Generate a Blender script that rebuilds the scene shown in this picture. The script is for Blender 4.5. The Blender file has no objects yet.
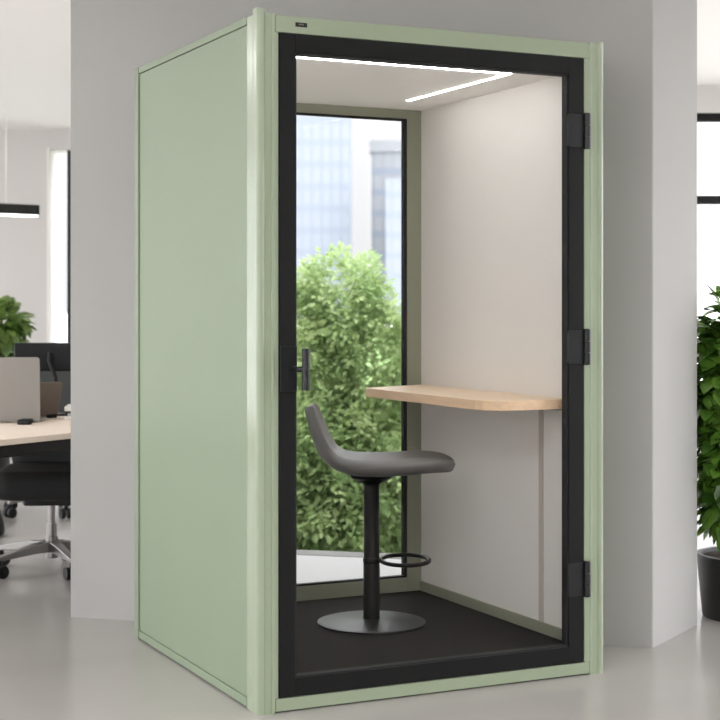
import bpy, bmesh, math, random
from mathutils import Vector, Matrix
random.seed(7)
S = bpy.context.scene
COL = S.collection
PI = math.pi

# ------------------------------------------------------------------ materials
def lin(r, g, b):
    f = lambda c: (c/255/12.92) if c/255 <= .04045 else ((c/255+.055)/1.055)**2.4
    return (f(r), f(g), f(b), 1)

def mat(name, rgb, rough=.5, metal=0, var=0, scale=8, bump=0, bscale=60, coat=0, spec=.5, stretch=None):
    m = bpy.data.materials.new(name); m.use_nodes = True
    nt = m.node_tree; b = nt.nodes['Principled BSDF']
    c = lin(*rgb)
    b.inputs['Base Color'].default_value = c
    b.inputs['Roughness'].default_value = rough
    b.inputs['Metallic'].default_value = metal
    b.inputs['Specular IOR Level'].default_value = spec
    if coat: b.inputs['Coat Weight'].default_value = coat; b.inputs['Coat Roughness'].default_value = .15
    tc = nt.nodes.new('ShaderNodeTexCoord')
    vec = tc.outputs['Object']
    if stretch:
        mp = nt.nodes.new('ShaderNodeMapping'); mp.inputs['Scale'].default_value = stretch
        nt.links.new(vec, mp.inputs['Vector']); vec = mp.outputs['Vector']
    if var:
        n = nt.nodes.new('ShaderNodeTexNoise'); n.inputs['Scale'].default_value = scale; n.inputs['Detail'].default_value = 4
        nt.links.new(vec, n.inputs['Vector'])
        r = nt.nodes.new('ShaderNodeValToRGB')
        r.color_ramp.elements[0].position = .3; r.color_ramp.elements[1].position = .7
        r.color_ramp.elements[0].color = tuple(max(0, x*(1-var)) for x in c[:3])+(1,)
        r.color_ramp.elements[1].color = tuple(min(1, x*(1+var)) for x in c[:3])+(1,)
        nt.links.new(n.outputs['Fac'], r.inputs['Fac']); nt.links.new(r.outputs['Color'], b.inputs['Base Color'])
    if bump:
        n2 = nt.nodes.new('ShaderNodeTexNoise'); n2.inputs['Scale'].default_value = bscale; n2.inputs['Detail'].default_value = 3
        nt.links.new(vec, n2.inputs['Vector'])
        bp = nt.nodes.new('ShaderNodeBump'); bp.inputs['Strength'].default_value = bump; bp.inputs['Distance'].default_value = .01
        nt.links.new(n2.outputs['Fac'], bp.inputs['Height']); nt.links.new(bp.outputs['Normal'], b.inputs['Normal'])
    return m

def emit(name, rgb, strength):
    m = bpy.data.materials.new(name); m.use_nodes = True
    nt = m.node_tree; nt.nodes.clear()
    e = nt.nodes.new('ShaderNodeEmission'); e.inputs['Color'].default_value = (*rgb, 1); e.inputs['Strength'].default_value = strength
    o = nt.nodes.new('ShaderNodeOutputMaterial'); nt.links.new(e.outputs[0], o.inputs[0])
    return m

def glass(name, tint=(.98, .98, .98), refl=1.0, ior=1.12):
    m = bpy.data.materials.new(name); m.use_nodes = True
    nt = m.node_tree; nt.nodes.clear()
    t = nt.nodes.new('ShaderNodeBsdfTransparent'); t.inputs[0].default_value = (*tint, 1)
    g = nt.nodes.new('ShaderNodeBsdfGlossy'); g.inputs['Roughness'].default_value = .02; g.inputs['Color'].default_value = (refl, refl, refl, 1)
    fr = nt.nodes.new('ShaderNodeFresnel'); fr.inputs[0].default_value = ior
    mx = nt.nodes.new('ShaderNodeMixShader'); o = nt.nodes.new('ShaderNodeOutputMaterial')
    nt.links.new(fr.outputs[0], mx.inputs[0]); nt.links.new(t.outputs[0], mx.inputs[1]); nt.links.new(g.outputs[0], mx.inputs[2])
    nt.links.new(mx.outputs[0], o.inputs[0])
    return m

def leafmat(name, dark, light, rough=.45, scale=14, trans=.35):
    m = bpy.data.materials.new(name); m.use_nodes = True
    nt = m.node_tree; b = nt.nodes['Principled BSDF']; out = nt.nodes['Material Output']
    tc = nt.nodes.new('ShaderNodeTexCoord'); n = nt.nodes.new('ShaderNodeTexNoise'); n.inputs['Scale'].default_value = scale; n.inputs['Detail'].default_value = 2
    nt.links.new(tc.outputs['Object'], n.inputs['Vector'])
    r = nt.nodes.new('ShaderNodeValToRGB'); r.color_ramp.elements[0].position = .32; r.color_ramp.elements[1].position = .68
    r.color_ramp.elements[0].color = lin(*dark); r.color_ramp.elements[1].color = lin(*light)
    nt.links.new(n.outputs['Fac'], r.inputs['Fac']); nt.links.new(r.outputs['Color'], b.inputs['Base Color'])
    b.inputs['Roughness'].default_value = rough
    tr = nt.nodes.new('ShaderNodeBsdfTranslucent'); nt.links.new(r.outputs['Color'], tr.inputs['Color'])
    mx = nt.nodes.new('ShaderNodeMixShader'); mx.inputs[0].default_value = trans
    nt.links.new(b.outputs[0], mx.inputs[1]); nt.links.new(tr.outputs[0], mx.inputs[2]); nt.links.new(mx.outputs[0], out.inputs[0])
    return m

M = dict(
    wall=mat('grey painted plaster', (165, 164, 162), .85, var=.012, scale=2, bump=.03, bscale=180),
    office_wall=mat('warm white plaster', (212, 209, 207), .85, bump=.03, bscale=150),
    white=mat('white paint', (236, 234, 230), .8),
    dark_wall=mat('charcoal wall dimming glass reflections', (70, 71, 73), .9),
    ceiling=mat('white ceiling paint', (245, 243, 241), .9),
    floor=mat('polished concrete', (162, 158, 155), .24, var=.05, scale=1.3, bump=.015, bscale=25, spec=.5),
    green=mat('sage green powder coat', (142, 153, 130), .25, spec=.5, coat=.12),
    green_panel=mat('sage green panel laminate', (129, 141, 120), .55, var=.015, scale=2, spec=.3),
    green_in=mat('muted sage aluminium', (142, 144, 127), .4),
    black=mat('black powder coat', (21, 21, 21), .52, spec=.16, bump=.02, bscale=300),
    frame=mat('black window frame', (18, 18, 18), .55, spec=.25),
    black_metal=mat('black satin metal', (30, 31, 32), .28, metal=.35),
    seam=mat('black rubber gasket', (12, 12, 12), .7),
    panel=mat('beige acoustic panel', (226, 223, 219), .95, var=.012, scale=25, bump=.04, bscale=900),
    panel_seam=mat('taupe panel seam', (186, 179, 171), .9),
    booth_ceiling=mat('booth ceiling panel', (247, 245, 242), .9),
    carpet=mat('charcoal carpet', (50, 48, 46), .98, spec=.1, var=.12, scale=120, bump=.35, bscale=500),
    wood=mat('pale oak veneer', (238, 214, 186), .5, var=.07, scale=6, stretch=(9, .8, 9), bump=.03, bscale=90),
    wood_edge=mat('oak edge band', (224, 193, 160), .5, var=.09, scale=8, stretch=(9, .8, 9)),
    desk_top=mat('pale birch desk top', (236, 220, 205), .45, var=.04, scale=5, stretch=(2, 12, 4)),
    leather=mat('grey faux leather', (115, 114, 112), .52, var=.04, scale=40, bump=.12, bscale=220),
    stool_metal=mat('black coated steel', (20, 20, 20), .36, metal=0, spec=.2),
    base_metal=mat('dark grey stool base', (40, 40, 40), .4, metal=.2),
    steel=mat('polished aluminium', (150, 148, 146), .28, metal=1),
    chair_black=mat('black woven fabric', (27, 27, 28), .8, bump=.15, bscale=350),
    plastic=mat('black plastic', (18, 18, 19), .45, spec=.3),
    mesh_back=mat('charcoal mesh', (62, 66, 66), .7, bump=.2, bscale=400),
    silver=mat('brushed aluminium lid', (140, 137, 133), .45, metal=.25),
    bronze=mat('grey brown aluminium lid', (112, 101, 92), .42, metal=.35),
    screen=mat('dark display glass', (14, 15, 17), .12),
    paper=mat('white paper', (240, 238, 234), .8),
    pot=mat('black planter glaze', (24, 24, 25), .45, bump=.02, bscale=120),
    soil=mat('potting soil', (62, 46, 34), .95, var=.3, scale=60, bump=.5, bscale=80),
    stem=mat('brown woody stem', (66, 54, 38), .8, var=.2, scale=30),
    bark=mat('tree bark', (98, 84, 68), .9, var=.2, scale=20),
    paving=mat('pale stone paving', (160, 160, 161), .8, var=.02, scale=3),
    kerb=mat('grey stone kerb', (112, 112, 111), .85, var=.05, scale=9),
    lawn=mat('lawn', (104, 132, 72), .95, var=.15, scale=3),
    ground=mat('pale outside ground', (206, 206, 204), .95, var=.15, scale=1),
    tower=mat('haze pale blue curtain wall', (136, 142, 152), .7),  # pale tower colours stand in for distance haze
    tower_dark=mat('haze faded spandrel', (129, 136, 147), .7),  # kept close to the facade tone, contrast faded as if by haze
    tower_white=mat('white tower cladding', (145, 147, 150), .7),
    glass=glass('clear glass'),
    glass_rear=glass('rear clear glass', (.99, .99, .99), ior=1.06),
    led=emit('warm led strip', (1, .98, .955), 31),
    lamp=emit('pendant diffuser', (1, .98, .96), 4),
    added_panel_light=emit('added ceiling light diffuser', (1, .992, .985), 18),
)
LEAF = dict(
    tree=leafmat('garden tree leaf', (150, 174, 122), (184, 200, 150), .65, 4, .5),
    dark=leafmat('dark ficus leaf', (52, 88, 28), (104, 144, 54), .3, 9, .2),
    mid=leafmat('glossy green leaf', (78, 112, 52), (142, 168, 92), .3, 9, .3),
)

# ------------------------------------------------------------------ mesh helpers
def obj(name, bm, m, parent=None, smooth=False, bevel=0, seg=2, mats=None):
    bmesh.ops.recalc_face_normals(bm, faces=bm.faces)
    me = bpy.data.meshes.new(name); bm.to_mesh(me); bm.free()
    for mm in (mats or [m]): me.materials.append(mm)
    o = bpy.data.objects.new(name, me); COL.objects.link(o)
    if parent: o.parent = parent
    if smooth:
        for p in me.polygons: p.use_smooth = True
    if bevel:
        md = o.modifiers.new('bevel', 'BEVEL'); md.width = bevel; md.segments = seg; md.limit_method = 'ANGLE'; md.angle_limit = .6
    return o

def box(bm, x0, x1, y0, y1, z0, z1, mtx=None):
    vs = [bm.verts.new(v) for v in ((x0,y0,z0),(x1,y0,z0),(x1,y1,z0),(x0,y1,z0),(x0,y0,z1),(x1,y0,z1),(x1,y1,z1),(x0,y1,z1))]
    if mtx:
        for v in vs: v.co = mtx @ v.co
    for f in ((3,2,1,0),(4,5,6,7),(0,1,5,4),(1,2,6,5),(2,3,7,6),(3,0,4,7)): bm.faces.new([vs[i] for i in f])
    return bm
def B(*a, **k):
    return box(bmesh.new(), *a, **k)

def prism(bm, pts, z0, z1):
    a = [bm.verts.new((x, y, z0)) for x, y in pts]; b = [bm.verts.new((x, y, z1)) for x, y in pts]
    n = len(pts)
    bm.faces.new(a[::-1]); bm.faces.new(b)
    for i in range(n): bm.faces.new((a[i], a[(i+1)%n], b[(i+1)%n], b[i]))
    return bm

def tube(bm, pts, r, n=12, closed=False, radii=None):
    pts = [Vector(p) for p in pts]; rings = []
    N = len(pts); up = None
    for i, p in enumerate(pts):
        if closed: d = pts[(i+1)%N]-pts[i-1]
        else: d = pts[min(i+1, N-1)]-pts[max(i-1, 0)]
        d.normalize()
        if up is None:
            up = Vector((0,0,1)) if abs(d.z) < .9 else Vector((1,0,0))
        x = d.cross(up).normalized(); y = x.cross(d).normalized(); up = y
        rr = radii[i] if radii else r
        rings.append([bm.verts.new(p+x*rr*math.cos(2*PI*k/n)+y*rr*math.sin(2*PI*k/n)) for k in range(n)])
    for i in range(N if closed else N-1):
        a, b = rings[i], rings[(i+1)%N]
        for k in range(n): bm.faces.new((a[k], a[(k+1)%n], b[(k+1)%n], b[k]))
    if not closed: bm.faces.new(rings[0][::-1]); bm.faces.new(rings[-1])
    return bm

def lathe(bm, prof, n=48, c=(0,0,0)):
    rings = []
    for r, z in prof:
        rings.append([bm.verts.new((c[0]+r*math.cos(2*PI*k/n), c[1]+r*math.sin(2*PI*k/n), c[2]+z)) for k in range(n)])
    for a, b in zip(rings, rings[1:]):
        for k in range(n): bm.faces.new((a[k], a[(k+1)%n], b[(k+1)%n], b[k]))
    bm.faces.new(rings[0][::-1]); bm.faces.new(rings[-1])
    return bm

def rrect(x0, x1, y0, y1, r, seg=6, corners=(1,1,1,1)):
    pts = []
    for i, (cx, cy, a0) in enumerate(((x1-r, y1-r, 0), (x0+r, y1-r, 90), (x0+r, y0+r, 180), (x1-r, y0+r, 270))):
        if corners[i]:
            for k in range(seg+1):
                a = math.radians(a0+90*k/seg); pts.append((cx+r*math.cos(a), cy+r*math.sin(a)))
        else:
            pts.append(((x1, y1), (x0, y1), (x0, y0), (x1, y0))[i])
    return pts

def autosmooth(o, deg=35):
    for p in o.data.polygons: p.use_smooth = True
    o.data.set_sharp_from_angle(angle=math.radians(deg))
    return o

def thing(name, label, cat, loc=(0,0,0), rz=0, group=None):
    o = bpy.data.objects.new(name, None); COL.objects.link(o); o.empty_display_size = .1
    o.location = loc; o.rotation_euler = (0, 0, rz)
    return tag(o, label, cat, group)
def tag(o, label, cat, group=None):
    o['label'] = label; o['category'] = cat
    if group: o['group'] = group
    return o
def struct(name, bm, m, parent=None, label=None, cat=None, **k):
    o = obj(name, bm, m, parent, **k)
    if not parent:
        o['kind'] = 'structure'
        if label: o['label'] = label
        if cat: o['category'] = cat
    return o
def dup(root, loc, rz, label, swap=None):
    def cp(o, par):
        c = o.copy(); COL.objects.link(c); c.parent = par
        if swap and c.type == 'MESH' and c.data.materials and c.data.materials[0] in swap:
            c.data = c.data.copy(); c.data.materials[0] = swap[c.data.materials[0]]
        for ch in o.children: cp(ch, c)
        return c
    r = cp(root, None); r.location = loc; r.rotation_euler = (0, 0, rz); r['label'] = label
    return r

# ------------------------------------------------------------------ camera
cam = bpy.data.cameras.new('camera'); co = bpy.data.objects.new('camera', cam); COL.objects.link(co)
co.location = (0, 0, 1.30); co.rotation_euler = (PI/2, 0, 0)
cam.lens = 1527/720*36; cam.sensor_width = 36; cam.shift_y = -51/720
cam.clip_start = .05; cam.clip_end = 2000
cam.dof.use_dof = True; cam.dof.focus_distance = 5.6; cam.dof.aperture_fstop = 4.5
S.camera = co

# ------------------------------------------------------------------ setting
A = Vector((-1.22, 6.44)); D = Vector((1.1236, 5.856))
w = (D-A).normalized(); nn = Vector((-w.y, w.x))
D0 = D+(-w)*.004; D1 = D+(Vector((1.386, 6.28))-D).normalized()*.004
E_ = Vector((1.386, 6.28)); Eb = E_-w*.28; E2 = Eb+nn*.2; P0 = A+w*.42+nn*.68
T = .68
W = lambda s, t: tuple(A+w*s+nn*t)
H = 3.05
bm = bmesh.new()
prism(bm, [tuple(A), W(.68, 0), W(.68, T), W(.42, T), W(.42, .2), W(0, .2)], 0, H)
prism(bm, [W(1.98, 0), tuple(D0), tuple(D1), tuple(E_), tuple(Eb), tuple(E2), W(1.98, T)], 0, H)
prism(bm, [W(.68, 0), W(1.98, 0), W(1.98, T), W(.68, T)], 2.32, H)
struct('wall_back', bm, M['wall'], label='grey plastered wall and pillar behind the green booth', cat='wall')

# window glazing in the opening behind the booth
bm = bmesh.new()
def wbox(bm, s0, s1, t0, t1, z0, z1): prism(bm, [W(s0, t0), W(s1, t0), W(s1, t1), W(s0, t1)], z0, z1)
wbox(bm, .68, .72, .61, .67, 0, 2.32); wbox(bm, 1.94, 1.98, .61, .67, 0, 2.32)
wbox(bm, .72, 1.94, .61, .67, 0, .04); wbox(bm, .72, 1.94, .61, .67, 2.28, 2.32)
w1 = struct('window_1', bm, M['black'], label='black framed garden window behind the booth', cat='window')
bm = bmesh.new(); wbox(bm, .72, 1.94, .635, .643, .04, 2.28); obj('pane', bm, M['glass_rear'], w1)

# court walls, dividing the office wings from the planted court
CL = Vector((-1.7, 14.45)); CR = Vector((1.93, 11.6))
struct('wall_court_left', prism(bmesh.new(), [tuple(P0), tuple(CL), (CL.x+.14, CL.y), (P0.x+.14, P0.y-.03)], 0, H), M['white'])
struct('wall_court_right', prism(bmesh.new(), [tuple(E2), tuple(CR), (CR.x-.14, CR.y), (E2.x-.14, E2.y-.03)], 0, H), M['white'])

# floor and ceiling follow the U-shaped plan
plan = [(-7,-4), (7,-4), (7,11.9), (1.79,11.9), (1.79,11.6), tuple(E2), W(.68+1.3, T), W(.68, T), tuple(P0), (-1.56,14.45), (-1.56,14.75), (-7,14.75)]
struct('floor', prism(bmesh.new(), plan, -.25, 0), M['floor'], label='polished grey concrete floor', cat='floor')
CH = 3.0
struct('ceiling', prism(bmesh.new(), plan, CH, CH+.3), M['ceiling'], label='plain white ceiling', cat='ceiling')

def wall_openings(name, x0, x1, y0, y1, ops, m, axis):
    """a straight wall with rectangular openings (a, b, z0, z1) along its run"""
    bm = bmesh.new()
    def seg(a, b, z0, z1):
        if axis == 'x': box(bm, a, b, y0, y1, z0, z1)
        else: box(bm, x0, x1, a, b, z0, z1)
    lo, hi = (x0, x1) if axis == 'x' else (y0, y1)
    cur = lo
    for a, b, z0, z1 in sorted(ops):
        if a > cur: seg(cur, a, 0, CH)
        if z0 > 0: seg(a, b, 0, z0)
        seg(a, b, z1, CH); cur = b
    if cur < hi: seg(cur, hi, 0, CH)
    return struct(name, bm, m)

def window(n, axis, pos, a, b, z0, z1, bars, hbars=(), fw=.05, jamb=True, label=None):
    """black frame bars + pane in an opening"""
    bm = bmesh.new()
    def seg(p, q, s, t):
        if axis == 'x': box(bm, p, q, pos-.03, pos+.03, s, t)
        else: box(bm, pos-.03, pos+.03, p, q, s, t)
    seg(a, b, z0, z0+fw); seg(a, b, z1-fw, z1)
    if jamb: seg(a, a+fw, z0+fw, z1-fw)
    seg(b-fw, b, z0+fw, z1-fw)
    for c in bars: seg(c-fw/2, c+fw/2, z0+fw, z1-fw)
    for c in hbars: seg(a+fw*jamb, b-fw, c-fw/2, c+fw/2)
    f = struct('window_%d' % n, bm, M['frame'], label=label, cat='window' if label else None)
    pb = bmesh.new()
    if axis == 'x': box(pb, a, b, pos-.005, pos+.005, z0+.01, z1-.01)
    else: box(pb, pos-.005, pos+.005, a, b, z0+.01, z1-.01)
    obj('pane', pb, M['glass'], f)

# left wing far wall: window with white splayed reveal
wall_openings('wall_far_left', -7, -1.56, 14.4, 14.75, [(-6.6,-3.9,.4,2.8), (-2.93,-2.45,.1,2.8)], M['office_wall'], 'x')
window(2, 'x', 14.46, -2.93, -2.45, .1, 2.86, [-2.752], jamb=False, fw=.03, label='tall narrow bright window in the far left wall')
window(3, 'x', 14.70, -6.6, -3.9, .4, 2.8, [-5.25])
struct('trim_1', B(-2.95, -2.93, 14.385, 14.4, .1, 2.82), M['white'])
# right wing far wall
wall_openings('wall_far_right', 1.79, 7, 11.6, 11.9, [(2.45, 6.6, .1, 2.79)], M['office_wall'], 'x')
window(4, 'x', 11.64, 2.45, 6.6, .1, 2.79, [4.5], [2.13], fw=.065, label='large black framed window behind the potted plant at right')
# side walls and wall behind the viewer
wall_openings('wall_left', -7.25, -7, -4, 14.75, [(-3.4, 1.2, .15, 2.8), (1.6, 6.2, .15, 2.8), (6.6, 13.6, .15, 2.8)], M['white'], 'y')
wall_openings('wall_right', 7, 7.25, -4, 11.9, [(2.4, 6.2, .15, 2.8), (6.6, 11.2, .15, 2.8)], M['dark_wall'], 'y')  # unseen wall made dark to keep reflections in the booth glass low
wall_openings('wall_front', -7.25, 7.25, -4.25, -4, [(-6.4, -.6, .15, 2.8)], M['white'], 'x')
wi = 5
WIN = [('y', -7.1, -3.4, 1.2), ('y', -7.1, 1.6, 6.2), ('y', -7.1, 6.6, 13.6), ('y', 7.1, 2.4, 6.2), ('y', 7.1, 6.6, 11.2), ('x', -4.1, -6.4, -.6)]
for ax, pos, a, b in WIN:
    window(wi, ax, pos, a, b, .15, 2.8, [a+(b-a)/3, a+2*(b-a)/3]); wi += 1
    L = bpy.data.lights.new('sky_portal', 'AREA'); L.shape = 'RECTANGLE'; L.size = b-a; L.size_y = 2.6; L.cycles.is_portal = True
    lo = bpy.data.objects.new('sky_portal', L); COL.objects.link(lo)
    sgn = 1 if pos > 0 else -1
    if ax == 'y': lo.location = (pos+sgn*.14, (a+b)/2, 1.475); lo.rotation_euler = (PI/2, 0, sgn*PI/2)
    else: lo.location = ((a+b)/2, pos-.14, 1.475); lo.rotation_euler = (PI/2, 0, 0)
    if ax == 'x': lo.rotation_euler = (PI/2, 0, 0)

# ceiling light panels out of view, added to brighten the room
def added_ceiling_light(x, y, i):
    t = thing('added_ceiling_light', 'unseen square ceiling light panel added to brighten the room', 'light', (x, y, CH), 0, 'added unseen ceiling light panels')
    bm = bmesh.new()
    for a in ((-.62,.62,-.62,-.6),(-.62,.62,.6,.62),(-.62,-.6,-.6,.6),(.6,.62,-.6,.6)): box(bm, *a, -.015, 0)
    obj('frame', bm, M['white'], t)
    obj('diffuser', B(-.6,.6,-.6,.6,-.008,0), M['added_panel_light'], t)
for i, (x, y) in enumerate(((-4.5,1.5), (-4.5,5), (-1.2,1.5), (2.2,1.5), (4.8,4.5), (-4.5,-2), (0,-2), (4.5,-2), (4.8,8), (-4.8,8.2))):
    added_ceiling_light(x, y, i)

# ------------------------------------------------------------------ booth
TH = math.atan2(.573, 1.19)
F = Vector((-.326, 4.877, 0))
U = Vector((math.cos(TH), math.sin(TH), 0)); V = Vector((-math.sin(TH), math.cos(TH), 0))
def L2W(a, b, z=0): return F+U*a+V*b+Vector((0,0,z))
bw, bd, bh = 1.32, 1.30, 2.25
booth = thing('phone_booth', 'sage green glass fronted office phone booth standing against the grey wall', 'booth', tuple(F), TH)
# corner posts: rounded outside corner, lipped on both faces
def post(a0, a1, b0, b1, corners, top, r=.034):
    bm = prism(bmesh.new(), rrect(a0, a1, b0, b1, r, 8, corners), 0, top)
    return autosmooth(obj('corner_post', bm, M['green_panel'], booth, bevel=.0015), 30)
def front_post(a, s, top=2.264):
    """extruded profile: rounded bead on the outer corner, flat face, slim ridge by the door; s = +1 left, -1 right"""
    X = lambda v: a+s*v
    bm = bmesh.new()
    def pr_(pts, z): prism(bm, [(X(x), y) for x, y in pts][::s], 0, z)
    pr_(rrect(0, .030, -.002, .052, .0148, 10, (0,1,1,1)), top)          # bead
    pr_([(.004, .03), (.004, .10), (.06, .10), (.06, .03)], 2.248)
    pr_([(.028, .004), (.028, .05), (.063, .05), (.063, .004)], 2.248)
    pr_(rrect(.049, .063, .000, .03, .005, 5, (0,0,1,1)), 2.248)            # ridge
    return autosmooth(obj('corner_post', bm, M['green'], booth), 30)
front_post(-.002, 1); front_post(1.331, -1, 2.250)
post(-.003, .05, 1.2545, 1.306, (0,1,0,0), 2.25, .006)
post(1.27, 1.345, 1.255, 1.315, (1,0,0,0), 2.25, .012)
# side walls: outer panel with top and bottom edge profile
for a0, a1, o0, o1 in ((.004, .04, 0, .04), (1.28, 1.341, 1.28, 1.345)):
    obj('side_panel', B(a0, a1, .102, 1.254, .036, 2.224), M['green_panel'], booth, bevel=.002)
    obj('side_rail', B(o0, o1, .1, 1.255, .006, .034), M['green_panel'], booth, bevel=.002)
    obj('side_rail', B(o0, o1, .1, 1.255, 2.226, 2.25), M['green_panel'], booth, bevel=.002)
obj('plinth', B(.012, 1.308, .012, 1.29, 0, .03), M['seam'], booth)
# front frame rails
obj('front_rail', B(.062, 1.268, .002, .06, 2.190, 2.246), M['green'], booth, bevel=.003)
obj('front_rail', B(.062, 1.268, .002, .06, .004, .046), M['green'], booth, bevel=.003)
obj('roof', B(.03, 1.29, .03, 1.29, 2.20, 2.244), M['green'], booth)
# inside
obj('carpet_floor', B(.04, 1.28, .062, 1.26, .03, .100), M['carpet'], booth)
obj('ceiling_panel', B(.04, 1.24, .062, 1.222, 2.146, 2.19), M['booth_ceiling'], booth)
ipan = obj('wall_panel', B(1.240, 1.28, .062, 1.224, .142, 2.146), M['panel'], booth)
obj('wall_panel', B(.04, .08, .062, 1.224, .142, 2.146), M['panel'], booth)
obj('panel_seam', B(1.237, 1.2405, .258, .288, .142, .942), M['panel_seam'], booth)
obj('skirting', B(1.232, 1.28, .062, 1.222, .100, .142), M['green_in'], booth, bevel=.002)
obj('skirting', B(.04, .088, .062, 1.222, .100, .142), M['green_in'], booth, bevel=.002)
# light strip : L along front and right; unseen left run added for even light
bm = bmesh.new(); box(bm, .205, 1.046, .168, .178, 2.143, 2.147); box(bm, 1.036, 1.046, .178, .965, 2.143, 2.147); box(bm, .205, .215, .178, .965, 2.143, 2.147)
obj('light_strip', bm, M['led'], booth)
# rear frame and glass
bm = bmesh.new(); b0, b1 = 1.222, 1.252
box(bm, .04, .10, b0, b1, .1, 2.19); box(bm, 1.174, 1.30, b0, b1, .1, 2.19)
box(bm, .10, 1.174, b0, b1, 2.108, 2.19); box(bm, .10, 1.174, b0, b1, .1, .160)
box(bm, .02, .08, b1, 1.31, .03, 2.2); box(bm, 1.215, 1.33, b1, 1.31, .03, 2.2)
box(bm, .08, 1.215, b1, 1.31, 2.15, 2.2); box(bm, .08, 1.215, b1, 1.31, .03, .11)
rf = obj('rear_frame', bm, M['green_in'], booth, bevel=.0015)
bm = bmesh.new(); b0, b1 = 1.226, 1.250
box(bm, .10, .117, b0, b1, .160, 2.108); box(bm, 1.159, 1.174, b0, b1, .160, 2.108)
box(bm, .117, 1.159, b0, b1, 2.099, 2.108); box(bm, .117, 1.159, b0, b1, .160, .168)
obj('glazing_bead', bm, M['seam'], rf)
obj('rear_glass', B(.112, 1.164, 1.240, 1.248, .163, 2.104), M['glass_rear'], booth)
# door
bm = bmesh.new(); d0, d1 = -.004, .032
x0, x1, z0, z1, i0, i1, j0, j1 = .074, 1.241, .050, 2.187, .1285, 1.178, .108, 2.129
box(bm, x0, i0, d0, d1, z0, z1); box(bm, i1, x1, d0, d1, z0, z1); box(bm, i0, i1, d0, d1, j1, z1); box(bm, i0, i1, d0, d1, z0, j0)
door = obj('door', bm, M['black'], booth, bevel=.0015)
bm = bmesh.new(); g0, g1 = .001, .033
box(bm, i0, i0+.006, g0, g1, j0, j1); box(bm, i1-.006, i1, g0, g1, j0, j1); box(bm, i0, i1, g0, g1, j1-.006, j1); box(bm, i0, i1, g0, g1, j0, j0+.006)
obj('gasket', bm, M['seam'], door)
obj('door_glass', B(i0+.003, i1-.003, .020, .028, j0+.003, j1-.003), M['glass'], door)
# black seal between door leaf and frame
bm = bmesh.new(); box(bm, x1, 1.245, .01, .05, .046, 2.19); box(bm, .072, x0, .01, .05, .046, 2.19); box(bm, .066, 1.245, .01, .05, 2.187, 2.19); box(bm, .066, 1.245, .01, .05, .046, .050)
obj('door_seal', bm, M['seam'], booth)
obj('door_jamb', B(.058, .0725, .002, .06, .046, 2.190), M['green'], booth, bevel=.002)
obj('door_jamb', B(1.245, 1.272, .002, .06, .046, 2.190), M['green'], booth, bevel=.002)
# hinges
for zc in (1.930, 1.166, .344):
    h = .062
    bm = bmesh.new()
    box(bm, 1.176, 1.240, -.010, -.004, zc-h+.003, zc+h-.003)        # leaf on the stile
    box(bm, 1.172, 1.178, -.010, .030, zc-h+.008, zc+h-.008)         # wrap round the stile edge
    for k in range(3):
        za, zb = zc-h+k*2*h/3+(.001 if k else 0), zc-h+(k+1)*2*h/3-(.001 if k < 2 else 0)
        lathe(bm, [(.0115, za), (.0125, za+.001), (.0125, zb-.001), (.0115, zb)], 20, (1.248, -.014, 0))
    lathe(bm, [(.009, zc-h-.002), (.009, zc+h+.002)], 16, (1.248, -.014, 0))
    box(bm, 1.240, 1.254, -.012, .004, zc-h, zc+h)
    autosmooth(obj('hinge', bm, M['black_metal'], door, bevel=.001), 40)
# handle : back plate, stem and vertical bar
bm = bmesh.new()
box(bm, .074, .131, -.012, -.004, 1.034, 1.180)
box(bm, .092, .095, -.0135, -.012, 1.072, 1.140)
tube(bm, [(.118, -.010, 1.107), (.118, -.062, 1.107), (.140, -.075, 1.107)], .009, 14)
lathe(bm, [(.011, 1.040), (.013, 1.042), (.013, 1.172), (.011, 1.174)], 24, (.136, -.072, 0))
autosmooth(obj('handle', bm, M['black_metal'], door, bevel=.001), 40)
# small black maker's badge with tiny pale marks
bd_ = obj('badge', B(.131, .172, -.0005, .003, 2.213, 2.227), M['seam'], booth, bevel=.001)
bm = bmesh.new()
for x, z, ww, hh in ((.143,2.2185,.002,.004),(.147,2.2195,.003,.0012),(.1475,2.2215,.004,.0012),(.153,2.219,.002,.003),(.157,2.2185,.0015,.003)):
    box(bm, x, x+ww, -.0012, -.0004, z, z+hh)
obj('badge_marking', bm, M['silver'], bd_)

# work shelf on the booth's right wall
shelf = thing('work_shelf', 'pale oak work shelf fixed to the beige wall inside the booth', 'shelf', tuple(L2W(1.24, .63, .943)), TH)
shelf['kind'] = 'thing'
ox, oy = 1.24, .63
pts = [(1.2395, 1.212), (.888, 1.212)]
ch = [(.886, .19), (.888, .155), (.897, .118), (.915, .088), (.940, .068), (.972, .058), (1.01, .056)]
pts = [(1.2395, 1.205), (1.21, 1.205), (.902, 1.068), (.900, 1.05)]+ch+[(1.2395, .064)]
pts = [(a-ox, b-oy) for a, b in pts]
bm = prism(bmesh.new(), pts, 0, .035)
tt = obj('tabletop', bm, M['wood'], shelf, bevel=.0015, mats=[M['wood'], M['wood_edge']])
for p in tt.data.polygons:
    if abs(p.normal.z) < .5: p.material_index = 1
obj('wall_bracket', B(-.020, -.0005, -.50, .50, -.010, 0), M['green_in'], shelf, bevel=.001)

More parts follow.
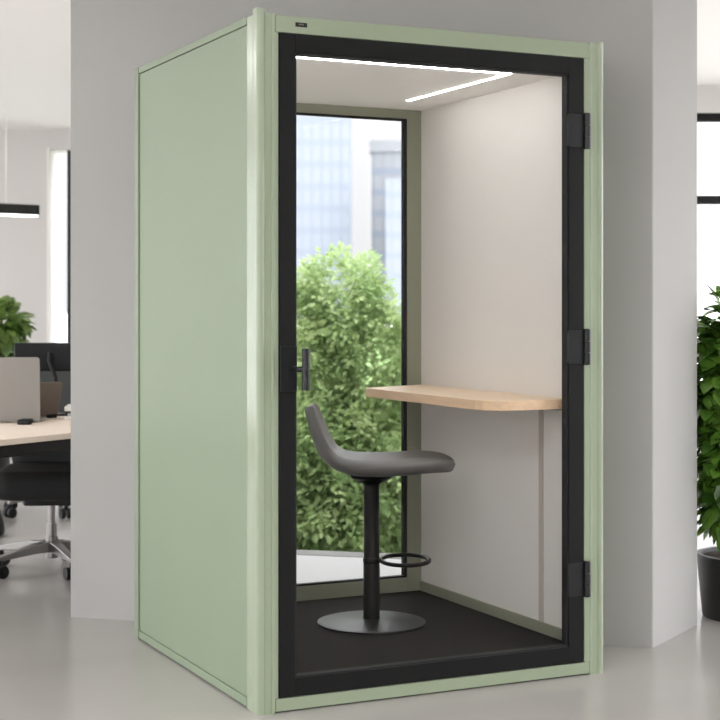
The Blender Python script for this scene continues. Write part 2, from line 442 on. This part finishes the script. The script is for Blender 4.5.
# ------------------------------------------------------------------ bar stool
sc_ = L2W(.764, .738, .10)+Vector((.002, -.045, 0))
stool = thing('bar_stool', 'grey upholstered bar stool with black pedestal inside the booth', 'stool', tuple(sc_), math.radians(-1))
autosmooth(obj('base_plate', lathe(bmesh.new(), [(.198,0),(.207,.002),(.207,.008),(.193,.012),(.05,.016),(.038,.020)], 72), M['base_metal'], stool), 40)
autosmooth(obj('column', lathe(bmesh.new(), [(.034,.014),(.0315,.03),(.0315,.245),(.0300,.248),(.0300,.54)], 32), M['stool_metal'], stool), 40)
autosmooth(obj('seat_mount', lathe(bmesh.new(), [(.030,.528),(.036,.536),(.066,.550),(.078,.556),(.085,.574)], 32), M['stool_metal'], stool), 40)
bm = bmesh.new()
tube(bm, [(.128+.092*math.cos(t), .125*math.sin(t), .242) for t in [2*PI*k/40 for k in range(40)]], .008, 12, closed=True)
lathe(bm, [(.0316,.232),(.0330,.234),(.0330,.250),(.0316,.252)], 28)
autosmooth(obj('footrest', bm, M['stool_metal'], stool), 50)
# shell seat swept along a centre line
prof = [(-.246,.928,.100),(-.238,.905,.135),(-.222,.86,.160),(-.206,.81,.178),(-.186,.766,.190),(-.150,.724,.197),(-.085,.701,.203),(0,.697,.206),(.08,.699,.206),(.16,.706,.200),(.235,.709,.182),(.278,.704,.155),(.302,.698,.105),(.313,.695,.055)]
zb = .10
rows = []; NP = len(prof); NS = 13
bm = bmesh.new()
thk = [.022,.032,.038,.042,.048,.056,.064,.068,.068,.066,.060,.050,.038,.022]
for side in (1, -1):
    for i, (x, z, hw) in enumerate(prof):
        a = Vector((prof[max(i-1,0)][0], prof[max(i-1,0)][1])); b = Vector((prof[min(i+1,NP-1)][0], prof[min(i+1,NP-1)][1]))
        t = (b-a).normalized(); n2 = Vector((-t.y, t.x))      # inner side (up / forward)
        row = []
        for k in range(NS):
            s = -1+2*k/(NS-1)
            cup = .020*s*s if i > 4 else .030*s*s
            edge = max(0, 1-abs(s)**5)
            th = thk[i]/2*(.30+.70*math.sqrt(edge))*side
            px = x+n2.x*(th+cup); pz = z+n2.y*(th+cup)
            row.append(bm.verts.new((px, hw*s, pz-zb)))
        rows.append(row)
inner, outer = rows[:NP], rows[NP:]
for R, fl in ((inner, 0), (outer, 1)):
    for i in range(NP-1):
        for k in range(NS-1):
            q = (R[i][k], R[i][k+1], R[i+1][k+1], R[i+1][k]); bm.faces.new(q if fl else q[::-1])
for i in range(NP-1):
    bm.faces.new((inner[i][0], inner[i+1][0], outer[i+1][0], outer[i][0])); bm.faces.new((inner[i][-1], outer[i][-1], outer[i+1][-1], inner[i+1][-1]))
for k in range(NS-1):
    bm.faces.new((inner[0][k], outer[0][k], outer[0][k+1], inner[0][k+1])); bm.faces.new((inner[-1][k], inner[-1][k+1], outer[-1][k+1], outer[-1][k]))
seat = obj('seat', bm, M['leather'], stool, smooth=True)
md = seat.modifiers.new('sub', 'SUBSURF'); md.levels = 2; md.render_levels = 2

# ------------------------------------------------------------------ office wing, left
# desk: long side runs away from the viewer
dd = Vector((.534, .845)).normalized(); dp = Vector((-dd.y, dd.x))
d0 = Vector((-1.54, 6.54)); rzd = math.atan2(dd.y, dd.x)
# the far left office is deeper than the grey wall, so the desk starts beyond it
desk = thing('office_desk', 'pale birch topped office desk at the left edge', 'desk', (d0.x, d0.y, 0), rzd)
obj('desktop', B(-.55, 1.22, 0, 1.0, .713, .74), M['desk_top'], desk, bevel=.003)
for x in (-.45, 1.12):
    bm = bmesh.new(); box(bm, x-.03, x+.03, .40, .50, .02, .67); box(bm, x-.03, x+.03, .08, .92, .67, .713); box(bm, x-.04, x+.04, .34, .56, 0, .02)
    obj('leg', bm, M['plastic'], desk, bevel=.003)
obj('cable_tray', B(-.35, 1.05, .10, .34, .645, .712), M['plastic'], desk, bevel=.01)

def laptop(name, label, loc, rz, wd, dp_, hh, tilt, m):
    """lid back faces -Y, keyboard on +Y"""
    t = thing(name, label, 'laptop', loc, rz)
    obj('keyboard_base', prism(bmesh.new(), rrect(-wd/2, wd/2, 0, dp_, .014, 4), .004, .016), m, t, bevel=.002)
    bm = bmesh.new(); box(bm, -wd/2+.03, wd/2-.03, dp_*.12, dp_*.55, .016, .0175); obj('keyboard', bm, M['plastic'], t)
    R = Matrix.Rotation(math.radians(tilt), 4, 'X')
    bm = bmesh.new()
    pts = rrect(-wd/2, wd/2, .0, hh, .016, 5)
    a = [bm.verts.new(R @ Vector((x, -.004, z))+Vector((0,0,.012))) for x, z in pts]; b = [bm.verts.new(R @ Vector((x, .004, z))+Vector((0,0,.012))) for x, z in pts]
    n = len(pts); bm.faces.new(a); bm.faces.new(b[::-1])
    for i in range(n): bm.faces.new((a[i], a[(i+1)%n], b[(i+1)%n], b[i]))
    lid = obj('lid', bm, m, t, bevel=.0015)
    bm = bmesh.new(); box(bm, -wd/2+.01, wd/2-.01, .0042, .0055, .012, hh-.01)
    for v in bm.verts: v.co = R @ v.co+Vector((0,0,.012))
    obj('screen', bm, M['screen'], lid)
    bm = bmesh.new()
    for x in (-wd*.36, wd*.36): obj('hinge', B(x-.028, x+.028, -.012, .02, 0, .02), M['plastic'], t, bevel=.003)
    return t
# pixel columns 0-41 and 41-66 of the desk as places in the room
laptop('laptop', 'large silver laptop seen from behind at the left edge of the desk', (-1.805, 7.52, .74), math.radians(2), .46, .19, .312, 5, M['silver'])
laptop('laptop', 'smaller grey brown laptop standing behind the large silver laptop', (-1.665, 7.80, .74), math.radians(34), .26, .18, .186, 20, M['bronze'])
# monitor on an arm
mon = thing('monitor', 'wide low black monitor on an arm behind the laptops', 'monitor', (-1.66, 8.05, .74), math.radians(2))
obj('screen_housing', prism(bmesh.new(), rrect(-.16, .36, -.02, .02, .008, 3), .232, .382), M['plastic'], mon, bevel=.006)
obj('screen', B(-.15, .35, .0202, .0215, .238, .376), M['screen'], mon)
bm = bmesh.new(); lathe(bm, [(.06,0),(.06,.012),(.02,.016)], 24, (.06,-.03,0)); tube(bm, [(.06,-.03,.01),(.06,-.03,.20),(.03,-.045,.29),(.03,-.02,.33)], .012, 10)
autosmooth(obj('monitor_arm', bm, M['plastic'], mon), 40)
tag(obj('mouse', prism(bmesh.new(), rrect(-.035, .035, -.02, .02, .015, 5), 0, .024), M['plastic'], bevel=.006), 'small black computer mouse on the desk in front of the silver laptop', 'mouse').location = (-1.625, 7.40, .74)
tr = thing('paper_tray', 'small white paper tray at the far end of the desk', 'tray', (-1.44, 7.80, .74), .1)
obj('tray', B(-.06, .10, -.1, .1, 0, .02), M['paper'], tr, bevel=.003)
obj('tray', B(-.06, .10, -.1, .1, .045, .068), M['paper'], tr, bevel=.003)
bm = bmesh.new()
for x in (-.05, .09):
    for y in (-.09, .09): obj('spacer', B(x-.004, x+.004, y-.004, y+.004, .02, .045), M['plastic'], tr)

def office_chair(label, loc, rz, back_top=1.0):
    t = thing('office_chair', label, 'chair', loc, rz, 'swivel chairs at the office desks')
    # faces -Y
    bm = prism(bmesh.new(), rrect(-.26, .26, -.26, .25, .09, 6), .375, .515)
    o = obj('seat', bm, M['chair_black'], t, bevel=.04, seg=4); autosmooth(o, 60)
    bm = prism(bmesh.new(), rrect(-.13, .13, -.12, .12, .03, 4), .335, .376); obj('tilt_mechanism', bm, M['plastic'], t, bevel=.008)
    # curved back
    bm = bmesh.new(); rows = []
    for i in range(9):
        z = .50+(back_top-.50)*i/8; hw = .215+.02*math.sin(PI*i/8)-.05*(i/8)**4
        rows.append([bm.verts.new((hw*s, .235+.05*(i/8)+.03*(1-s*s)*1.0, z)) for s in [-1+k/4 for k in range(9)]])
    for i in range(8):
        for k in range(8): bm.faces.new((rows[i][k], rows[i][k+1], rows[i+1][k+1], rows[i+1][k]))
    o = obj('backrest', bm, M['mesh_back'], t, smooth=True)
    md = o.modifiers.new('sol', 'SOLIDIFY'); md.thickness = .025
    bm = bmesh.new(); tube(bm, [(0,.10,.375),(0,.24,.39),(0,.30,.46),(0,.305,.54),(0,.315,.50+(back_top-.5)*.6)], .024, 10); autosmooth(obj('back_support', bm, M['plastic'], t), 50)
    for s in (-1, 1):
        bm = bmesh.new(); tube(bm, [(s*.16,.05,.388),(s*.27,.05,.40),(s*.305,.045,.48),(s*.30,.04,.60)], .02, 10)
        prism(bm, rrect(s*.30-.045, s*.30+.045, -.13, .13, .03, 4), .596, .625)
        autosmooth(obj('armrest', bm, M['plastic'], t, bevel=.004), 50)
    autosmooth(obj('gas_column', lathe(bmesh.new(), [(.018,.10),(.018,.336)], 20), M['steel'], t), 40)
    autosmooth(obj('column_sleeve', lathe(bmesh.new(), [(.028,.062),(.031,.064),(.031,.17),(.026,.172),(.026,.235)], 24), M['steel'], t), 40)
    for k in range(5):
        an = math.radians(-132+72*k)-rz
        d = Vector((math.cos(an), math.sin(an), 0)); n = Vector((-d.y, d.x, 0))
        bm = bmesh.new(); secs = []
        for r, hw, zt, zb_ in ((.025,.026,.150,.095),(.12,.024,.140,.095),(.30,.016,.106,.082),(.318,.012,.100,.084)):
            secs.append([bm.verts.new(d*r+n*sx*hw+Vector((0,0,zz))) for sx, zz in ((-1,zb_),(1,zb_),(1,zt),(-1,zt))])
        for a, b in zip(secs, secs[1:]):
            for j in range(4): bm.faces.new((a[j], a[(j+1)%4], b[(j+1)%4], b[j]))
        bm.faces.new(secs[0]); bm.faces.new(secs[-1][::-1])
        obj('leg', bm, M['steel'], t, bevel=.004)
        bm = bmesh.new(); c = d*.305
        tube(bm, [c+Vector((0,0,.085)), c+Vector((0,0,.05))], .012, 10)
        for s in (-1, 1): tube(bm, [c+n*s*.010+Vector((0,0,.0305))+d*.0, c+n*s*.034+Vector((0,0,.0305))], .0305, 18)
        autosmooth(obj('caster', bm, M['plastic'], t), 40)
    return t
ch1 = office_chair('black low backed swivel chair with polished star base tucked under the desk', (-1.535, 7.60, 0), math.radians(6), .70)
ch2 = office_chair('far black swivel chair with mesh back, standing beyond the desk', (-1.98, 9.75, 0), math.radians(187))
dup(ch2, (-2.62, 9.25, 0), math.radians(150), 'black swivel chair cut off by the left edge, with black base', {M['steel']: M['plastic']})
# soft black bag on the floor
bm = bmesh.new(); secs = []
for z, sx, sy, ox_ in ((0,.10,.07,.0),(.02,.12,.085,0),(.12,.115,.08,-.012),(.24,.09,.06,-.035),(.32,.06,.035,-.055)):
    secs.append([bm.verts.new((ox_+sx*math.copysign(abs(math.cos(a))**.6, math.cos(a)), sy*math.copysign(abs(math.sin(a))**.6, math.sin(a)), z)) for a in [2*PI*k/20 for k in range(20)]])
for a, b in zip(secs, secs[1:]):
    for j in range(20): bm.faces.new((a[j], a[(j+1)%20], b[(j+1)%20], b[j]))
bm.faces.new(secs[0][::-1]); bm.faces.new(secs[-1])
bag = thing('bag', 'soft black bag on the floor at the left edge by the chairs', 'bag', (-2.145, 8.72, 0), .2)
o = obj('pouch', bm, M['chair_black'], bag, smooth=True); md = o.modifiers.new('s', 'SUBSURF'); md.levels = 1; md.render_levels = 2
autosmooth(obj('strap', tube(bmesh.new(), [(-.10,0,.31),(-.09,0,.40),(-.05,0,.44),(-.01,0,.40),(-.02,0,.31)], .01, 8), M['plastic'], bag), 60)

# pendant
pl = thing('pendant_lamp', 'black linear pendant lamp hanging on a thin wire at upper left', 'lamp', (-2.67, 12.6, 2.06), math.radians(38))
obj('lamp_housing', B(-1.3, 0, -.06, .06, .012, .095), M['plastic'], pl, bevel=.002)
obj('diffuser', B(-1.29, -.01, -.05, .05, 0, .0125), M['lamp'], pl)
for x in (-.27, -1.1):
    obj('wire', tube(bmesh.new(), [(x, 0, .09), (x, 0, CH-2.06)], .006, 6), M['white'], pl)

# ------------------------------------------------------------------ plants
def leaf(bm, p, d, up, ln, wd, fold=.25, droop=.25):
    """one leaf: six-point blade folded along the midrib"""
    d = d.normalized(); sd = d.cross(up)
    if sd.length < 1e-3: sd = d.cross(Vector((1,0,0)))
    sd.normalize(); u2 = sd.cross(d).normalized()
    pts = []
    prof_ = ((0,0),(.28,.42),(.6,.46),(.85,.25),(1,0))
    mid = [bm.verts.new(p+d*ln*t-u2*ln*droop*t*t) for t, _ in prof_]
    for s in (-1, 1):
        e = [bm.verts.new(p+d*ln*t-u2*ln*droop*t*t+sd*s*wd*h+u2*fold*wd*h) for t, h in prof_[1:-1]]
        bm.faces.new((mid[0], mid[1], e[0]) if s > 0 else (mid[0], e[0], mid[1]))
        for i in range(2):
            q = (mid[i+1], mid[i+2], e[i+1], e[i]); bm.faces.new(q if s > 0 else q[::-1])
        q = (mid[3], mid[4], e[2]); bm.faces.new(q if s > 0 else q[::-1])

def quadleaf(bm, p, d, up, ln, wd):
    d = d.normalized(); sd = d.cross(up)
    if sd.length < 1e-3: sd = d.cross(Vector((1,0,0)))
    sd.normalize(); u2 = sd.cross(d).normalized()
    a = bm.verts.new(p); b = bm.verts.new(p+d*ln-u2*ln*.15)
    m_ = p+d*ln*.5
    c = bm.verts.new(m_+sd*wd*.5+u2*wd*.12); e = bm.verts.new(m_-sd*wd*.5+u2*wd*.12)
    bm.faces.new((a, c, b)); bm.faces.new((a, b, e))

def rnd_dir(rng, zmin=-1):
    while True:
        v = Vector((rng.uniform(-1,1), rng.uniform(-1,1), rng.uniform(-1,1)))
        if .05 < v.length < 1 and v.normalized().z >= zmin: return v.normalized()

def potted(name, label, loc, potr, poth, stems, leafm, n_leaf, env, ll, seed, fold=.25, wr=(.5, .68)):
    rng = random.Random(seed)
    t = thing(name, label, 'plant', loc)
    autosmooth(obj('pot', lathe(bmesh.new(), [(potr*.88,0),(potr*.9,.01),(potr,poth-.02),(potr,poth),(potr-.02,poth),(potr-.025,poth-.03)], 48), M['pot'], t), 40)
    obj('soil', lathe(bmesh.new(), [(potr-.026,poth-.06),(potr-.026,poth-.015),(potr*.5,poth-.005)], 32), M['soil'], t, smooth=True)
    sb = bmesh.new()
    for k in range(stems):
        a = rng.uniform(0, 2*PI); r = potr*.5*rng.random()
        p = [Vector((r*math.cos(a), r*math.sin(a), poth-.02))]
        top = env[rng.randrange(len(env))]
        tgt = Vector(top[0])+rnd_dir(rng)*top[1][2]*.5
        for q in range(1, 6): p.append(p[0].lerp(tgt, q/5)+Vector((rng.uniform(-.015,.015), rng.uniform(-.015,.015), 0)))
        tube(sb, p, .008, 7, radii=[.011,.010,.009,.008,.006,.004])
    autosmooth(obj('stem', sb, M['stem'], t), 60)
    lb = bmesh.new()
    for _ in range(n_leaf):
        c, rad = env[rng.randrange(len(env))]
        v = rnd_dir(rng); rr = rng.uniform(.55, 1.0)
        p = Vector(c)+Vector((v.x*rad[0], v.y*rad[1], v.z*rad[2]))*rr
        d = (v+Vector((0,0,-.25))+rnd_dir(rng)*.7)
        L_ = ll*rng.uniform(.7, 1.2)
        leaf(lb, p, d, Vector((0,0,1))+rnd_dir(rng)*.35, L_, L_*rng.uniform(*wr), fold, rng.uniform(.1,.4))
    obj('foliage', lb, leafm, t, smooth=True)
    return t
potted('potted_plant', 'tall dense dark green plant in a black pot by the right edge', (1.655, 6.465, 0), .225, .264, 7, LEAF['dark'], 1900,
       [((-.06,-.05,1.17),(.17,.16,.19)), ((-.07,-.05,.98),(.18,.17,.22)), ((-.02,-.04,.76),(.20,.18,.2)), ((-.05,-.04,.60),(.17,.16,.14)), ((.1,.02,1.0),(.16,.16,.28)), ((-.12,-.06,1.0),(.14,.13,.26)), ((-.10,-.05,.72),(.14,.13,.2)), ((-.06,-.05,.47),(.14,.12,.13))], .098, 3, .2, (.66, .82))
potted('potted_plant', 'leafy green plant in the left office rising above the laptops', (-2.62, 10.7, 0), .17, .42, 7, LEAF['mid'], 420,
       [((.02,0,1.12),(.22,.22,.20)), ((-.1,0,.95),(.26,.24,.22)), ((.0,0,.88),(.24,.22,.18)), ((.13,0,1.20),(.10,.14,.12))], .15, 8)

def tree(label, loc, trunk_top, env, n, ll, m, seed):
    rng = random.Random(seed)
    t = thing('tree', label, 'tree', loc)
    tb = bmesh.new(); tube(tb, [(0,0,0),(.02,0,trunk_top*.5),(0,.02,trunk_top)], .08, 12, radii=[.09,.07,.05])
    for k in range(7):
        c, rad = env[k % len(env)]
        tube(tb, [(0,.01,trunk_top*.6),tuple(Vector((0,0,trunk_top*.75)).lerp(Vector(c), .5)),tuple(Vector(c)+rnd_dir(rng)*.15)], .03, 7, radii=[.04,.025,.008])
    autosmooth(obj('trunk', tb, M['bark'], t), 60)
    lb = bmesh.new()
    tot = sum(r[0]*r[1]+r[0]*r[2]+r[1]*r[2] for _, r in env)
    for c, rad in env:
        k = int(n*(rad[0]*rad[1]+rad[0]*rad[2]+rad[1]*rad[2])/tot)
        # leaves grow in clumps round twig ends
        ncl = max(4, k//26)
        for _ in range(ncl):
            v = rnd_dir(rng); rr = rng.uniform(.45, 1.0)**.5
            cc = Vector(c)+Vector((v.x*rad[0], v.y*rad[1], v.z*rad[2]))*rr
            cr = rng.uniform(.06, .14)
            for _ in range(26):
                q = rnd_dir(rng)
                p = cc+q*cr*rng.random()**.5
                L_ = ll*rng.uniform(.7, 1.25)
                quadleaf(lb, p, q+v*.6+Vector((0,0,-.15)), Vector((0,0,1))+rnd_dir(rng)*.5, L_, L_*.62)
    obj('foliage', lb, m, t)
    return t
GZ = -1.2
tree('bushy bright green garden tree seen through the booth window', (-.12, 11.5, GZ), 1.3,
     [((-.02,0,2.52),(.34,.4,.42)), ((-.34,.05,2.1),(.45,.45,.52)), ((.3,0,2.1),(.42,.45,.52)), ((-.3,-.1,1.45),(.48,.5,.5)), ((.32,-.1,1.4),(.55,.5,.5)), ((0,-.3,1.1),(.6,.45,.45)), ((-.38,0,.8),(.42,.5,.45)), ((.5,0,.8),(.5,.5,.45)), ((0,-.2,.6),(.7,.5,.4))], 42000, .062, LEAF['tree'], 21)
tree('second green garden tree behind, showing at the window right edge', (.66, 12.9, GZ), 1.2,
     [((0,0,2.05),(.36,.4,.45)), ((-.1,0,1.5),(.55,.5,.55)), ((.2,0,1.0),(.6,.5,.5))], 16000, .07, LEAF['tree'], 22)

# ------------------------------------------------------------------ outside
def kp(px, Z): return ((px-360)/1527*Z, Z)
o1 = Vector((-1.6, 8.60)); 
K0 = A+w*.06+nn*1.80; K1 = A+w*2.3+nn*1.80
struct('paving', prism(bmesh.new(), [W(.43, T), W(2.2, T), tuple(K1), tuple(K0)], -.25, 0), M['paving'], label='pale paved terrace outside the booth window', cat='paving')
bm = prism(bmesh.new(), [tuple(K0), tuple(K1), tuple(K1+nn*.15), tuple(K0+nn*.15)], -1.2, .003)
struct('trim_2', bm, M['kerb'], label='grey stone kerb at the far edge of the terrace', cat='kerb')
gb = bmesh.new(); bmesh.ops.create_circle(gb, cap_ends=True, segments=64, radius=900)
for v in gb.verts: v.co.z = GZ
struct('ground', gb, M['ground'])
struct('lawn', prism(bmesh.new(), [(-.7, 8.5), (1.4, 8.5), (1.8, 14), (9, 200), (-12, 200), (-1.1, 14)], GZ, GZ+.02), M['lawn'])

def tower(label, x0, x1, y, depth, h, yaw, m, floor_h, m2, cap=None):
    t = thing('tower_block', label, 'building', ((x1), y, GZ), math.radians(yaw))
    wd = x1-x0
    obj('facade', B(-wd, 0, 0, depth, 0, h), m, t)
    z = 4
    k = 0
    while z < h-1:
        obj('spandrel_band', B(-wd-.04, .04, -.04, depth+.04, z, z+floor_h*.32), m2, t); z += floor_h
    bm = bmesh.new()
    for q in range(int(wd/1.6)+1): box(bm, -q*1.6-.1, -q*1.6+.1, -.06, 0, 0, h)
    obj('mullion', bm, m2, t)
    if cap: obj('crown', B(-wd-.4, .4, -.4, depth+.4, h, h+cap), M['tower_white'], t)
    return t
tower('tall pale blue glass tower at left of the booth window view', -26, -1.5, 250, 20, 58, 3.5, M['tower'], 3.6, M['tower_dark'])
tower('white clad high rise with a stepped top at right of the window view', 2.0, 12, 262, 14, 29.5, -3, M['tower_white'], 3.6, M['tower_dark'], 2.0)
tower('lower blue glass tower in front of the white high rise', 4.1, 13, 240, 12, 23, -3, M['tower'], 3.2, M['tower_dark'])

# ------------------------------------------------------------------ sky
wd_ = bpy.data.worlds.new('sky'); S.world = wd_; wd_.use_nodes = True
nt = wd_.node_tree; bg = nt.nodes['Background']
tc = nt.nodes.new('ShaderNodeTexCoord'); sp = nt.nodes.new('ShaderNodeSeparateXYZ'); nt.links.new(tc.outputs['Generated'], sp.inputs[0])
def math_(op, a, b=None, c=None, clamp=False):
    n = nt.nodes.new('ShaderNodeMath'); n.operation = op; n.use_clamp = clamp
    for i, x in enumerate((a, b, c)):
        if x is None: continue
        if isinstance(x, (int, float)): n.inputs[i].default_value = x
        else: nt.links.new(x, n.inputs[i])
    return n.outputs[0]
SKY = dict(base=1.06, side=3.6, east=3.2, south=1.2, zen=5.3)
ax = math_('ABSOLUTE', sp.outputs[0])
side = math_('SMOOTHSTEP' if False else 'POWER', ax, 2.0)
south = math_('MAXIMUM', math_('MULTIPLY', sp.outputs[1], -1.0), 0.0)
zen = math_('POWER', math_('MAXIMUM', sp.outputs[2], 0.0), 1.5)
st = math_('ADD', math_('ADD', math_('MULTIPLY_ADD', side, SKY['side'], SKY['base']), math_('MULTIPLY', south, SKY['south'])), math_('MULTIPLY', zen, SKY['zen']))
st = math_('ADD', st, math_('MULTIPLY', math_('MAXIMUM', sp.outputs[0], 0.0), SKY['east']))
nt.links.new(st, bg.inputs['Strength'])
bg.inputs['Color'].default_value = (.97, .98, 1, 1)

# ------------------------------------------------------------------ render look
vs = S.view_settings; S.display_settings.display_device = 'sRGB'
vs.view_transform = 'Standard'; vs.look = 'None'; vs.exposure = -0.15; vs.gamma = 1; vs.use_curve_mapping = False
S.cycles.max_bounces = 12; S.cycles.diffuse_bounces = 6; S.cycles.glossy_bounces = 5; S.cycles.transparent_max_bounces = 24
S.cycles.use_denoising = True; S.cycles.sample_clamp_indirect = 8
